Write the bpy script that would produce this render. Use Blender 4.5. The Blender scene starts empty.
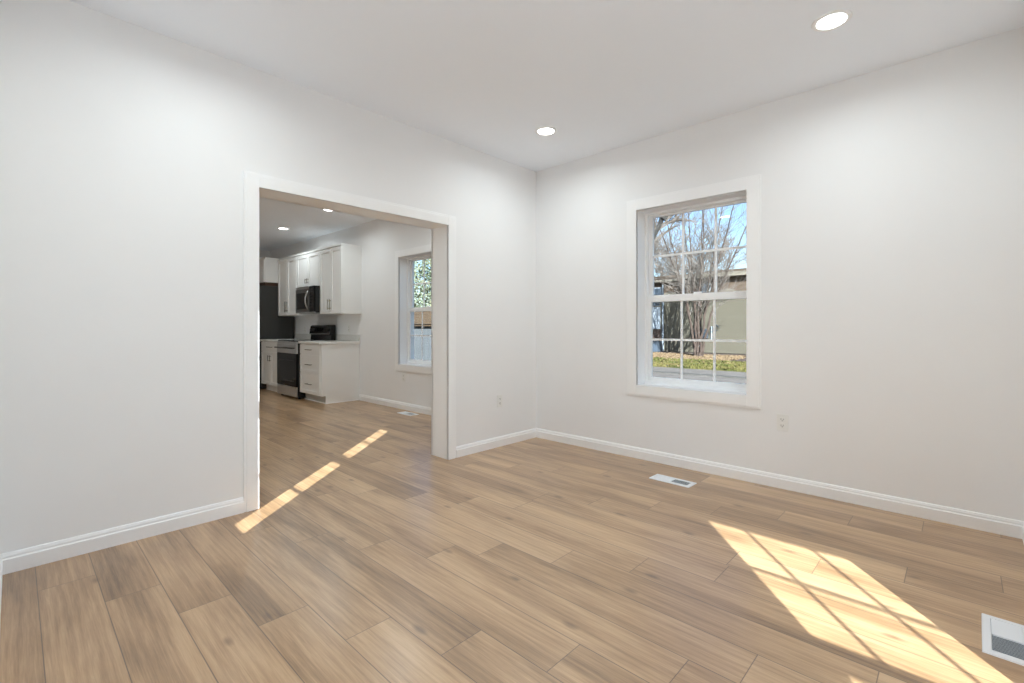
import bpy, bmesh, math, random
from mathutils import Vector, Matrix, Euler
PI = math.pi
S = bpy.context.scene
C = S.collection

# ------------------------------------------------------------------ camera
cam_d = bpy.data.cameras.new('camera')
cam = bpy.data.objects.new('camera', cam_d); C.objects.link(cam)
cam.location = (3.1646, -3.6949, 1.12)
cam.rotation_euler = (PI/2, 0, 0.75902)
cam_d.sensor_width = 36.0
cam_d.lens = 472.84/1024*36.0
cam_d.shift_y = -(341.5-327.82)/1024
cam_d.clip_start = 0.01
cam_d.clip_end = 400
S.camera = cam

# ------------------------------------------------------------------ sky, sun, exposure
SUN_DIR = Vector((0.652, -0.758, 0.532))          # towards the sun
world = bpy.data.worlds.new('World'); S.world = world
world.use_nodes = True
wn = world.node_tree; wn.nodes.clear()
wo = wn.nodes.new('ShaderNodeOutputWorld'); wb = wn.nodes.new('ShaderNodeBackground')
sky = wn.nodes.new('ShaderNodeTexSky'); sky.sky_type = 'NISHITA'
sky.sun_disc = False
sky.sun_elevation = math.radians(28)
sky.sun_rotation = math.radians(140)
sky.air_density = 1.0; sky.dust_density = 0.6; sky.ozone_density = 3.0
wb.inputs['Strength'].default_value = 0.145
wn.links.new(sky.outputs[0], wb.inputs['Color']); wn.links.new(wb.outputs[0], wo.inputs[0])
sl = bpy.data.lights.new('sun', 'SUN'); so = bpy.data.objects.new('sun', sl); C.objects.link(so)
so.rotation_euler = SUN_DIR.to_track_quat('Z', 'Y').to_euler(); so.location = (8, -12, 9)
sl.energy = 12.8; sl.angle = math.radians(0.3); sl.color = (0.90, 0.955, 1.0)
LAMP_W = 3.9            # watts per downlight in the front room
LAMP_K = 4.0            # in the kitchen
S.view_settings.view_transform = 'Standard'; S.view_settings.look = 'None'
S.view_settings.gamma = 1.0; S.view_settings.use_curve_mapping = False
S.view_settings.exposure = 0.74
try:
    S.cycles.use_denoising = True
    S.cycles.max_bounces = 14; S.cycles.diffuse_bounces = 8
    S.cycles.transparent_max_bounces = 24
    S.cycles.sample_clamp_indirect = 6.0
    S.cycles.caustics_reflective = False; S.cycles.caustics_refractive = False
except Exception:
    pass

# ------------------------------------------------------------------ colours and materials
def lin(c):
    return tuple(((v/255)/12.92 if v/255 <= 0.04045 else (((v/255)+0.055)/1.055)**2.4) for v in c)
def nd(nt, t, **kw):
    n = nt.nodes.new(t)
    for k, v in kw.items(): setattr(n, k, v)
    return n
def math_node(nt, op, a, b=None, c=None):
    n = nt.nodes.new('ShaderNodeMath'); n.operation = op
    for i, v in enumerate((a, b, c)):
        if v is None: continue
        if isinstance(v, (int, float)): n.inputs[i].default_value = v
        else: nt.links.new(v, n.inputs[i])
    return n.outputs[0]
def mat(name, rgb, rough=0.5, metal=0.0, var=0.0, scale=8.0, bump=0.0, bscale=200.0, spec=0.5, coat=0.0):
    m = bpy.data.materials.new(name); m.use_nodes = True
    nt = m.node_tree; b = nt.nodes['Principled BSDF']
    b.inputs['Roughness'].default_value = rough; b.inputs['Metallic'].default_value = metal
    b.inputs['Specular IOR Level'].default_value = spec
    if coat: b.inputs['Coat Weight'].default_value = coat
    tc = nt.nodes.new('ShaderNodeTexCoord')
    n = nt.nodes.new('ShaderNodeTexNoise'); n.inputs['Scale'].default_value = scale; n.inputs['Detail'].default_value = 5
    nt.links.new(tc.outputs['Object'], n.inputs['Vector'])
    r = nt.nodes.new('ShaderNodeValToRGB'); c = lin(rgb)
    r.color_ramp.elements[0].position = 0.3; r.color_ramp.elements[1].position = 0.7
    r.color_ramp.elements[0].color = (*[v*(1-var) for v in c], 1)
    r.color_ramp.elements[1].color = (*[min(1, v*(1+var)) for v in c], 1)
    nt.links.new(n.outputs['Fac'], r.inputs[0]); nt.links.new(r.outputs[0], b.inputs['Base Color'])
    if bump:
        n2 = nt.nodes.new('ShaderNodeTexNoise'); n2.inputs['Scale'].default_value = bscale
        nt.links.new(tc.outputs['Object'], n2.inputs['Vector'])
        bp = nt.nodes.new('ShaderNodeBump'); bp.inputs['Strength'].default_value = bump; bp.inputs['Distance'].default_value = 0.002
        nt.links.new(n2.outputs['Fac'], bp.inputs['Height']); nt.links.new(bp.outputs[0], b.inputs['Normal'])
    return m
def glass_mat(name, tint=(0.97, 0.985, 0.985)):
    m = bpy.data.materials.new(name); m.use_nodes = True; nt = m.node_tree; nt.nodes.clear()
    o = nt.nodes.new('ShaderNodeOutputMaterial'); mx = nt.nodes.new('ShaderNodeMixShader')
    t = nt.nodes.new('ShaderNodeBsdfTransparent'); t.inputs[0].default_value = (*tint, 1)
    g = nt.nodes.new('ShaderNodeBsdfGlossy'); g.inputs['Roughness'].default_value = 0.02
    lw = nt.nodes.new('ShaderNodeLayerWeight'); lw.inputs[0].default_value = 0.5
    f = math_node(nt, 'MULTIPLY_ADD', math_node(nt, 'POWER', lw.outputs['Facing'], 5.0), 0.85, 0.015)
    nt.links.new(f, mx.inputs[0]); nt.links.new(t.outputs[0], mx.inputs[1]); nt.links.new(g.outputs[0], mx.inputs[2])
    nt.links.new(mx.outputs[0], o.inputs[0]); return m
def emit_mat(name, rgb, s):
    m = bpy.data.materials.new(name); m.use_nodes = True; b = m.node_tree.nodes['Principled BSDF']
    b.inputs['Base Color'].default_value = (0.8, 0.8, 0.8, 1)
    b.inputs['Emission Color'].default_value = (*rgb, 1); b.inputs['Emission Strength'].default_value = s
    return m

def wood_mat():
    m = bpy.data.materials.new('oak_planks'); m.use_nodes = True; nt = m.node_tree; L = nt.links
    b = nt.nodes['Principled BSDF']
    tc = nd(nt, 'ShaderNodeTexCoord'); sp = nd(nt, 'ShaderNodeSeparateXYZ'); L.new(tc.outputs['Object'], sp.inputs[0])
    X, Y = sp.outputs[0], sp.outputs[1]
    M = lambda op, a, bb=None, c=None: math_node(nt, op, a, bb, c)
    r = M('DIVIDE', M('ADD', Y, 3.438), 0.1872)
    row = M('FLOOR', r); fr = M('FRACT', r)
    sh = M('MULTIPLY_ADD', row, 0.3115, 0.63)
    sh = M('SUBTRACT', sh, M('MULTIPLY', M('GREATER_THAN', row, 6.5), 0.15))
    sh = M('SUBTRACT', sh, M('MULTIPLY', M('GREATER_THAN', row, 10.5), 0.325))
    q = M('DIVIDE', M('SUBTRACT', X, sh), 1.22)
    col = M('FLOOR', q); fc = M('FRACT', q)
    cb = nd(nt, 'ShaderNodeCombineXYZ'); L.new(row, cb.inputs[0]); L.new(col, cb.inputs[1])
    wnz = nd(nt, 'ShaderNodeTexWhiteNoise', noise_dimensions='3D'); L.new(cb.outputs[0], wnz.inputs['Vector'])
    rid = wnz.outputs['Value']
    # seams
    dy = M('MULTIPLY', M('MINIMUM', fr, M('SUBTRACT', 1.0, fr)), 0.1872)
    dx = M('MULTIPLY', M('MINIMUM', fc, M('SUBTRACT', 1.0, fc)), 1.22)
    def soft(d, w):
        n = nd(nt, 'ShaderNodeMapRange', interpolation_type='SMOOTHSTEP'); L.new(d, n.inputs[0])
        n.inputs[1].default_value = 0.0; n.inputs[2].default_value = w
        n.inputs[3].default_value = 1.0; n.inputs[4].default_value = 0.0; return n.outputs[0]
    seam = M('MAXIMUM', soft(dy, 0.0030), soft(dx, 0.0026))
    # grain coordinates, shifted for each plank
    def vec(sx, sy, k1, k2):
        c = nd(nt, 'ShaderNodeCombineXYZ')
        L.new(M('MULTIPLY_ADD', X, sx, M('MULTIPLY', rid, k1)), c.inputs[0])
        L.new(M('MULTIPLY_ADD', Y, sy, M('MULTIPLY', rid, k2)), c.inputs[1])
        L.new(M('MULTIPLY', rid, 31.0), c.inputs[2]); return c.outputs[0]
    def noise(v, sc, det, rough=0.55, dist=0.0):
        n = nd(nt, 'ShaderNodeTexNoise'); L.new(v, n.inputs['Vector']); n.inputs['Scale'].default_value = sc
        n.inputs['Detail'].default_value = det; n.inputs['Roughness'].default_value = rough; n.inputs['Distortion'].default_value = dist
        return n.outputs['Fac']
    broad = noise(vec(0.9, 5.0, 43, 17), 1.0, 3, 0.5, 0.6)
    mid = noise(vec(2.2, 26.0, 71, 29), 1.0, 5, 0.6, 0.4)
    grain = noise(vec(3.5, 95.0, 37, 11), 1.0, 6, 0.7, 0.5)
    fine = noise(vec(9.0, 260.0, 13, 57), 1.0, 4, 0.6, 0.0)
    wv = nd(nt, 'ShaderNodeTexWave', wave_type='BANDS', bands_direction='Y'); L.new(vec(0.6, 7.0, 19, 23), wv.inputs['Vector'])
    wv.inputs['Scale'].default_value = 1.6; wv.inputs['Distortion'].default_value = 7.5; wv.inputs['Detail'].default_value = 2.0
    wv.inputs['Detail Scale'].default_value = 0.7
    t = M('MULTIPLY_ADD', M('SUBTRACT', broad, 0.5), 1.0, 0.5)
    t = M('ADD', t, M('MULTIPLY', M('SUBTRACT', mid, 0.5), 0.52))
    t = M('ADD', t, M('MULTIPLY', M('SUBTRACT', grain, 0.5), 0.62))
    t = M('ADD', t, M('MULTIPLY', M('SUBTRACT', fine, 0.5), 0.34))
    t = M('ADD', t, M('MULTIPLY', M('SUBTRACT', wv.outputs['Fac'], 0.5), 0.07))
    t = M('ADD', t, M('MULTIPLY', M('SUBTRACT', rid, 0.5), 0.15))
    ramp = nd(nt, 'ShaderNodeValToRGB'); L.new(t, ramp.inputs[0]); e = ramp.color_ramp.elements
    e[0].position = 0.12; e[0].color = (*lin((114, 84, 54)), 1)
    e[1].position = 0.92; e[1].color = (*lin((214, 180, 138)), 1)
    a = ramp.color_ramp.elements.new(0.40); a.color = (*lin((164, 129, 91)), 1)
    a = ramp.color_ramp.elements.new(0.62); a.color = (*lin((190, 154, 114)), 1)
    # knots
    vo = nd(nt, 'ShaderNodeTexVoronoi', feature='F1', voronoi_dimensions='2D'); vo.inputs['Scale'].default_value = 1.0
    kc = nd(nt, 'ShaderNodeCombineXYZ'); L.new(M('MULTIPLY', X, 2.3), kc.inputs[0]); L.new(M('MULTIPLY', Y, 5.4), kc.inputs[1])
    L.new(kc.outputs[0], vo.inputs['Vector'])
    kn = nd(nt, 'ShaderNodeMapRange', interpolation_type='SMOOTHSTEP'); L.new(M('ADD', vo.outputs['Distance'], M('MULTIPLY', M('SUBTRACT', mid, 0.5), 0.10)), kn.inputs[0])
    kn.inputs[1].default_value = 0.015; kn.inputs[2].default_value = 0.12; kn.inputs[3].default_value = 1.0; kn.inputs[4].default_value = 0.0
    sc = nd(nt, 'ShaderNodeSeparateXYZ'); L.new(vo.outputs['Color'], sc.inputs[0])
    knot = M('MULTIPLY', kn.outputs[0], M('GREATER_THAN', sc.outputs[0], 0.78))
    mx1 = nd(nt, 'ShaderNodeMixRGB'); L.new(M('MULTIPLY', knot, 0.55), mx1.inputs[0]); L.new(ramp.outputs[0], mx1.inputs[1]); mx1.inputs[2].default_value = (*lin((84, 60, 42)), 1)
    mx2 = nd(nt, 'ShaderNodeMixRGB'); L.new(M('MULTIPLY', seam, 0.85), mx2.inputs[0]); L.new(mx1.outputs[0], mx2.inputs[1]); mx2.inputs[2].default_value = (*lin((70, 52, 38)), 1)
    L.new(mx2.outputs[0], b.inputs['Base Color'])
    L.new(M('MULTIPLY_ADD', mid, 0.14, 0.27), b.inputs['Roughness'])
    b.inputs['Specular IOR Level'].default_value = 1.0
    b.inputs['Coat Weight'].default_value = 0.45; b.inputs['Coat Roughness'].default_value = 0.26; b.inputs['Coat IOR'].default_value = 1.6
    hgt = M('SUBTRACT', M('MULTIPLY_ADD', fine, 0.22, M('MULTIPLY', mid, 0.15)), seam)
    bp = nd(nt, 'ShaderNodeBump'); bp.inputs['Strength'].default_value = 0.35; bp.inputs['Distance'].default_value = 0.0012
    L.new(hgt, bp.inputs['Height']); L.new(bp.outputs[0], b.inputs['Normal'])
    return m

def brick_mat(name, c1, c2, mortar, sc=1.0, bw=0.4, bh=0.1):
    m = bpy.data.materials.new(name); m.use_nodes = True; nt = m.node_tree; L = nt.links; b = nt.nodes['Principled BSDF']
    tc = nd(nt, 'ShaderNodeTexCoord'); sp = nd(nt, 'ShaderNodeSeparateXYZ'); L.new(tc.outputs['Object'], sp.inputs[0])
    cb = nd(nt, 'ShaderNodeCombineXYZ'); L.new(math_node(nt, 'ADD', sp.outputs[0], sp.outputs[1]), cb.inputs[0]); L.new(sp.outputs[2], cb.inputs[1])
    br = nd(nt, 'ShaderNodeTexBrick'); L.new(cb.outputs[0], br.inputs['Vector']); br.inputs['Scale'].default_value = sc
    br.inputs['Color1'].default_value = (*lin(c1), 1); br.inputs['Color2'].default_value = (*lin(c2), 1); br.inputs['Mortar'].default_value = (*lin(mortar), 1)
    br.inputs['Brick Width'].default_value = bw; br.inputs['Row Height'].default_value = bh; br.inputs['Mortar Size'].default_value = 0.008
    L.new(br.outputs[0], b.inputs['Base Color']); b.inputs['Roughness'].default_value = 0.9; return m

M_WALL = mat('wall_paint', (242, 242, 242), 0.62, var=0.006, scale=3, bump=0.05, bscale=350, spec=0.3)
M_CEIL = mat('ceiling_paint', (244, 248, 254), 0.8, var=0.005, scale=3, bump=0.04, bscale=300, spec=0.2)
M_TRIM = mat('white_semigloss_trim', (248, 248, 248), 0.32, var=0.004, scale=5)
M_VINYL = mat('white_vinyl', (249, 250, 251), 0.3, var=0.003, scale=5)
M_CAB = mat('white_cabinet_lacquer', (240, 240, 238), 0.35, var=0.004, scale=6)
M_TOE = mat('toe_kick_grey', (190, 190, 186), 0.5, var=0.02)
M_WOOD = wood_mat()
M_GLASS = glass_mat('window_glass')
M_STEEL = mat('brushed_steel', (190, 190, 190), 0.32, 1.0, var=0.06, scale=30)
M_STEELM = mat('smoky_steel', (128, 128, 128), 0.34, 1.0, var=0.06, scale=30)
M_STEELD = mat('dark_steel', (60, 59, 57), 0.42, 0.2, var=0.03, scale=20)
M_BLACK = mat('black_enamel', (14, 14, 15), 0.22, var=0.05)
M_BGLASS = mat('black_glass', (8, 8, 10), 0.10, var=0.03, spec=0.15)
M_BLK2 = mat('matt_black_plastic', (22, 22, 23), 0.5, var=0.05)
M_HANDLE = mat('dark_nickel', (96, 90, 80), 0.35, 1.0, var=0.05)
M_BRASS = mat('aged_brass', (128, 122, 92), 0.35, 1.0, var=0.05)
M_STONE = mat('speckled_quartz', (226, 225, 221), 0.25, var=0.05, scale=40)
M_OUTLET = mat('outlet_plastic', (238, 238, 235), 0.35, var=0.004)
M_SLOT = mat('dark_slot', (40, 38, 36), 0.6, var=0.02)
M_VENT = mat('vent_enamel', (236, 239, 243), 0.35, var=0.004)
M_VENTIN = mat('vent_backing_grey', (120, 130, 138), 0.6, var=0.03)
M_DIFF = emit_mat('lamp_diffuser', (1.0, 0.98, 0.95), 6.0)
M_GAPSHADE = mat('gap_shade_brown', (74, 50, 36), 0.7, var=0.1, scale=12)

# ------------------------------------------------------------------ geometry helpers
def box(bm, x0, x1, y0, y1, z0, z1, rot=None):
    if x0 > x1: x0, x1 = x1, x0
    if y0 > y1: y0, y1 = y1, y0
    if z0 > z1: z0, z1 = z1, z0
    v = [bm.verts.new(p) for p in ((x0,y0,z0),(x1,y0,z0),(x1,y1,z0),(x0,y1,z0),(x0,y0,z1),(x1,y0,z1),(x1,y1,z1),(x0,y1,z1))]
    for f in ((3,2,1,0),(4,5,6,7),(0,1,5,4),(1,2,6,5),(2,3,7,6),(3,0,4,7)):
        bm.faces.new([v[i] for i in f])
    if rot:
        c = Vector(((x0+x1)/2, (y0+y1)/2, (z0+z1)/2))
        bmesh.ops.rotate(bm, verts=v, cent=c, matrix=Euler(rot).to_matrix())
    return v
def prism(bm, pts, axis, a0, a1):
    """extrude the 2-d outline along an axis; pts are the two other coordinates in xyz order"""
    def P(p, a):
        if axis == 'x': return (a, p[0], p[1])
        if axis == 'y': return (p[0], a, p[1])
        return (p[0], p[1], a)
    A = [bm.verts.new(P(p, a0)) for p in pts]; B = [bm.verts.new(P(p, a1)) for p in pts]
    n = len(pts)
    bm.faces.new(A); bm.faces.new(B[::-1])
    for i in range(n): bm.faces.new((A[i], B[i], B[(i+1) % n], A[(i+1) % n]))
def tube(bm, pts, radii, seg=10, cap=True):
    rings = []; n = len(pts); up = None
    for i, p in enumerate(pts):
        p = Vector(p)
        d = (Vector(pts[min(i+1, n-1)]) - Vector(pts[max(i-1, 0)])).normalized()
        if up is None:
            up = d.orthogonal().normalized()
        up = (up - d*up.dot(d))
        up = up.normalized() if up.length > 1e-5 else d.orthogonal().normalized()
        w = d.cross(up); r = radii[i] if isinstance(radii, (list, tuple)) else radii
        rings.append([bm.verts.new(p + (up*math.cos(2*PI*k/seg) + w*math.sin(2*PI*k/seg))*r) for k in range(seg)])
    for a, b in zip(rings, rings[1:]):
        for k in range(seg): bm.faces.new((a[k], a[(k+1) % seg], b[(k+1) % seg], b[k]))
    if cap:
        bm.faces.new(rings[0][::-1]); bm.faces.new(rings[-1])
def lathe(bm, prof, c=(0,0,0), seg=40, axis='z'):
    rings = []
    for r, h in prof:
        ring = []
        for k in range(seg):
            a = 2*PI*k/seg; u, w = r*math.cos(a), r*math.sin(a)
            if axis == 'z': q = (c[0]+u, c[1]+w, c[2]+h)
            elif axis == 'y': q = (c[0]+u, c[1]+h, c[2]+w)
            else: q = (c[0]+h, c[1]+u, c[2]+w)
            ring.append(bm.verts.new(q))
        rings.append(ring)
    for a, b in zip(rings, rings[1:]):
        for k in range(seg): bm.faces.new((a[k], a[(k+1) % seg], b[(k+1) % seg], b[k]))
    bm.faces.new(rings[0][::-1]); bm.faces.new(rings[-1])
def worldloc(o):
    v = Vector(o.location)
    while o.parent: o = o.parent; v += Vector(o.location)
    return v
def obj(name, bm, m, parent=None, bevel=0.0, smooth=False, seg=2, loc=None):
    """link ONE mesh object; geometry is given in world coordinates"""
    bmesh.ops.recalc_face_normals(bm, faces=bm.faces)
    me = bpy.data.meshes.new(name)
    off = Vector((0,0,0))
    if parent: off = worldloc(parent)
    elif loc is not None: off = Vector(loc)
    if off.length > 0: bmesh.ops.translate(bm, verts=bm.verts, vec=-off)
    bm.to_mesh(me); bm.free()
    me.materials.append(m)
    if smooth:
        for p in me.polygons: p.use_smooth = True
    o = bpy.data.objects.new(name, me); C.objects.link(o)
    if parent: o.parent = parent
    elif loc is not None: o.location = loc
    if bevel:
        md = o.modifiers.new('bevel', 'BEVEL'); md.width = bevel; md.segments = seg; md.limit_method = 'ANGLE'; md.angle_limit = math.radians(40)
    return o
def B(*boxes):
    bm = bmesh.new()
    for b in boxes: box(bm, *b)
    return bm
def thing(name, label, cat, loc, group=None, rotz=0):
    o = bpy.data.objects.new(name, None); C.objects.link(o); o.empty_display_size = 0.1
    o.location = loc; o.rotation_euler = (0, 0, rotz)
    o['label'] = label; o['category'] = cat
    if group: o['group'] = group
    return o
def tag(o, label, cat, group=None, kind=None):
    o['label'] = label; o['category'] = cat
    if group: o['group'] = group
    if kind: o['kind'] = kind
    return o
def struct(o, label=None):
    o['kind'] = 'structure'
    if label: o['label'] = label
    return o
def copy_tree(o, parent=None):
    c = o.copy(); C.objects.link(c)
    if parent: c.parent = parent
    for ch in list(o.children): copy_tree(ch, c)
    return c

# ------------------------------------------------------------------ room dimensions
H = 2.722
YF = -3.745                  # inner face of the front wall, just behind the camera
XR = 3.418                   # right wall of the room
XL2, XR2 = -7.3, 6.8        # outer ends of the kitchen and of the side room
WT = 0.24                   # outer wall thickness
HEAD = 1.99
LO = (-2.648, -1.157)       # left opening
RO = (-3.62, -1.655)
RHEAD = 2.35         # right opening, enlarged out of view to pass more side-room light

struct(obj('floor', B((XL2-.1, XR2+.1, YF-WT, WT, -0.12, 0.0)), M_WOOD), 'light oak plank floor running through both rooms')
SK = (4.2, 6.65, -2.55, -0.25)     # unseen roof light, added to daylight the side room
struct(obj('ceiling', B((XL2-.1, SK[0], YF-WT, WT, H, H+0.15), (SK[1], XR2+.1, YF-WT, WT, H, H+0.15), (SK[0], SK[1], YF-WT, SK[2], H, H+0.15), (SK[0], SK[1], SK[3], WT, H, H+0.15)), M_CEIL), 'flat white ceiling')
struct(obj('floor_side_room', B((XR+.2, XR2, YF, 0, 0.0, 0.004)), mat('pale_bounce_floor', (226, 226, 224), .5, var=.02)), 'pale floor slab added to bounce light in the unseen side room')  # pale slab added out of view to bounce neutral light
r8 = struct(bpy.data.objects.new('window_8', None), 'unseen glazed roof light added to daylight the side room'); C.objects.link(r8); r8.location = (5.2, -1.4, H)
bm = bmesh.new()
for k in range(4):
    xx = SK[0]+(SK[1]-SK[0])*k/3; box(bm, xx-.03, xx+.03, SK[2], SK[3], H+.10, H+.15)
obj('glazing_bars', bm, M_VINYL, r8); obj('pane', B((SK[0], SK[1], SK[2], SK[3], H+.12, H+.126)), M_GLASS, r8)

def wall_y(name, y0, y1, holes, m=M_WALL):
    """wall lying along x from XL2 to XR2, with rectangular holes (x0,x1,z0,z1)"""
    bm = bmesh.new(); x = XL2-.1
    for (a, b, c, d) in sorted(holes):
        box(bm, x, a, y0, y1, 0, H); box(bm, a, b, y0, y1, 0, c); box(bm, a, b, y0, y1, d, H); x = b
    box(bm, x, XR2+.1, y0, y1, 0, H)
    return struct(obj(name, bm, m))
W1 = (1.145, 2.07, 0.622, 2.128)
W2 = (-2.50, -1.575, 0.61, 2.10)
WF3 = (0.945, 1.325, 0.63, 2.170)
WF4 = (4.52, 5.58, 0.68, 2.163)
WF5 = (5.78, 6.66, 0.30, 2.40)  # unseen window, added to bring sun into the side room
WD = (4.2, 6.2, 0.06, 2.05)  # patio door hole, added out of view for sunless daylight
wall_y('wall_back', 0.0, WT, [W1, W2, WD])
wall_y('wall_front', YF-WT, YF, [WF3, WF4, WF5])
JT = 0.014
bm = B((-.208, 0, YF, LO[0]-JT, 0, H), (-.208, 0, LO[0]-JT, LO[1]+JT, HEAD+JT, H), (-.208, 0, LO[1]+JT, 0, 0, H))
struct(obj('wall_left', bm, M_WALL))
bm = B((XR, XR+.2, YF, RO[0]-JT, 0, H), (XR, XR+.2, RO[0]-JT, RO[1]+JT, RHEAD+JT, H), (XR, XR+.2, RO[1]+JT, 0, 0, H))
struct(obj('wall_right', bm, M_WALL))
struct(obj('wall_far_left', B((XL2-.1, XL2, YF, 0, 0, H)), M_WALL))
WE = (-3.45, -0.25, 0.10, 2.50)  # wide unseen glazing added to flood the side room with sun
bm = B((XR2, XR2+.1, YF, WE[0], 0, H), (XR2, XR2+.1, WE[0], WE[1], 0, WE[2]), (XR2, XR2+.1, WE[0], WE[1], WE[3], H), (XR2, XR2+.1, WE[1], 0, 0, H))
struct(obj('wall_far_right', bm, M_WALL))

# ---- cased openings
def cased_opening(n, xa, xb, y0, y1, label, HEAD=HEAD):
    r = bpy.data.objects.new('trim_%d' % n, None); C.objects.link(r); r.location = (xa, (y0+y1)/2, 0); r['kind'] = 'structure'; r['label'] = label
    obj('jamb', B((xa, xb, y0-JT, y0, 0, HEAD), (xa, xb, y1, y1+JT, 0, HEAD), (xa, xb, y0-JT, y1+JT, HEAD, HEAD+JT)), M_TRIM, r)
    cw = 0.087
    for xs, d in ((xb, 1), (xa, -1)):
        bm = bmesh.new()
        for (t, u, w) in ((0.0, cw, 0.012), (0.0, cw-0.016, 0.018)):
            box(bm, xs, xs+d*w, y0-u, y0-t, 0, HEAD+u)
            box(bm, xs, xs+d*w, y1+t, y1+u, 0, HEAD+u)
            box(bm, xs, xs+d*w, y0-t, y1+t, HEAD+t, HEAD+u)
        obj('casing', bm, M_TRIM, r, 0.002)
    return r
cased_opening(1, -.208, 0, LO[0], LO[1], 'white cased opening through the left wall to the kitchen')
cased_opening(2, XR, XR+.2, RO[0], RO[1], 'white cased opening in the right wall', RHEAD)

# ---- baseboards: profile (depth, height)
BP = [(0, 0), (0.016, 0), (0.016, 0.064), (0.011, 0.070), (0.011, 0.078), (0.006, 0.090), (0, 0.092)]
def base_x(bm, x0, x1, y, s):   # along x, wall face at y, s = direction into the room
    prism(bm, [(y+s*d, z) for d, z in BP], 'x', x0, x1)
def base_y(bm, y0, y1, x, s):
    prism(bm, [(x+s*d, z) for d, z in BP], 'y', y0, y1)
bm = bmesh.new(); base_y(bm, YF, LO[0]-.087, 0, 1); base_y(bm, LO[1]+.087, 0, 0, 1); struct(obj('baseboard_left', bm, M_TRIM))
bm = bmesh.new(); base_x(bm, 0, XR, 0, -1); struct(obj('baseboard_back', bm, M_TRIM))
bm = bmesh.new(); base_y(bm, RO[1]+.087, 0, XR, -1); base_y(bm, YF, RO[0]-.087, XR, -1); struct(obj('baseboard_right', bm, M_TRIM))
bm = bmesh.new(); base_x(bm, 0, XR, YF, 1); struct(obj('baseboard_front', bm, M_TRIM))
bm = bmesh.new(); base_x(bm, -3.598, -.208, 0, -1); struct(obj('baseboard_kitchen_back', bm, M_TRIM))
bm = bmesh.new(); base_y(bm, YF, LO[0]-.087, -.208, -1); base_y(bm, LO[1]+.087, 0, -.208, -1); struct(obj('baseboard_kitchen_side', bm, M_TRIM))
bm = bmesh.new(); base_x(bm, XL2, -.208, YF, 1); struct(obj('baseboard_kitchen_front', bm, M_TRIM))
bm = bmesh.new(); base_x(bm, XR+.2, WD[0]-.02, 0, -1); base_x(bm, WD[1]+.02, XR2, 0, -1); base_x(bm, XR+.2, XR2, YF, 1); base_y(bm, YF, 0, XR2, -1); struct(obj('baseboard_side_room', bm, M_TRIM))

# ---- double-hung windows
def window(n, rect, y_in, s, cols=3, case=None, zr=(1.345, 1.402), label='', gx=0.060, gb=0.07, gt=0.043):
    x0, x1, z0, z1 = rect
    r = bpy.data.objects.new('window_%d' % n, None); C.objects.link(r); r.location = ((x0+x1)/2, y_in, z0)
    r['kind'] = 'structure'; r['label'] = label
    Y = lambda d: y_in + s*d
    def bb(bm, a, b, d0, d1, c, d): box(bm, a, b, Y(d0), Y(d1), c, d)
    ca, cb_, cc, cd = case or (x0, x1, z0, z1); w = 0.096
    bm = bmesh.new()
    for t, u, th in ((0, w, 0.012), (0.0, w-0.016, 0.017)):
        bb(bm, ca-u, ca-t, -th, 0, cc-u, cd+u); bb(bm, cb_+t, cb_+u, -th, 0, cc-u, cd+u)
        bb(bm, ca-t, cb_+t, -th, 0, cd+t, cd+u); bb(bm, ca-t, cb_+t, -th, 0, cc-u, cc-t)
    obj('casing', bm, M_TRIM, r, 0.002)
    bm = bmesh.new(); t = 0.006
    bb(bm, x0, x0+t, 0.0, .13, z0, z1); bb(bm, x1-t, x1, 0.0, .13, z0, z1); bb(bm, x0+t, x1-t, 0.0, .13, z1-t, z1)
    obj('reveal', bm, M_TRIM, r)
    bm = bmesh.new(); bb(bm, x0+t, x1-t, -0.002, .13, z0, z0+0.008); obj('window_sill', bm, M_TRIM, r)
    f = gx-0.030
    bm = bmesh.new()
    bb(bm, x0, x0+f, .125, .225, z0, z1); bb(bm, x1-f, x1, .125, .225, z0, z1)
    bb(bm, x0+f, x1-f, .125, .225, z0, z0+gb-0.036); bb(bm, x0+f, x1-f, .125, .225, z1-gt+.018, z1)
    bb(bm, x0+f, x0+f+.008, .158, .164, z0, z1)
    obj('window_frame', bm, M_VINYL, r, 0.002)
    a, b = x0+f, x1-f
    ga, gb_ = x0+gx, x1-gx
    for nm, d0, zz0, zz1, gz0, gz1 in (('upper_sash', .166, zr[0], z1-gt+.018, zr[1], z1-gt), ('lower_sash', .136, z0+gb-.036, zr[1], z0+gb, zr[0])):
        bm = bmesh.new(); d1 = d0+.028
        bb(bm, a, ga, d0, d1, zz0, zz1); bb(bm, gb_, b, d0, d1, zz0, zz1)
        bb(bm, ga, gb_, d0, d1, gz1, zz1); bb(bm, ga, gb_, d0, d1, zz0, gz0)
        sash = obj(nm, bm, M_VINYL, r, 0.002)
        bm = bmesh.new(); g = 0.009
        for k in range(1, cols):
            xm = ga+(gb_-ga)*k/cols; bb(bm, xm-g, xm+g, d0+.010, d0+.018, gz0, gz1)
        zm = (gz0+gz1)/2; bb(bm, ga, gb_, d0+.0095, d0+.0185, zm-g, zm+g)
        obj('grille', bm, M_VINYL, sash)
        bm = bmesh.new(); bb(bm, ga-.004, gb_+.004, d0+.012, d0+.016, gz0-.004, gz1+.004); obj('pane', bm, M_GLASS, sash)
    bm = bmesh.new(); xm = (x0+x1)/2; bb(bm, xm-.03, xm+.03, .140, .164, zr[1], zr[1]+.012); obj('sash_lock', bm, M_VINYL, r, 0.003)
    return r
window(1, W1, 0.0, 1, case=(1.145, 2.031, 0.630, 2.128), label='white double-hung window with grilles in the back wall of the empty room')
window(2, W2, 0.0, 1, case=(-2.50, -1.575, 0.612, 2.098), label='white double-hung window in the kitchen seen through the opening')
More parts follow.
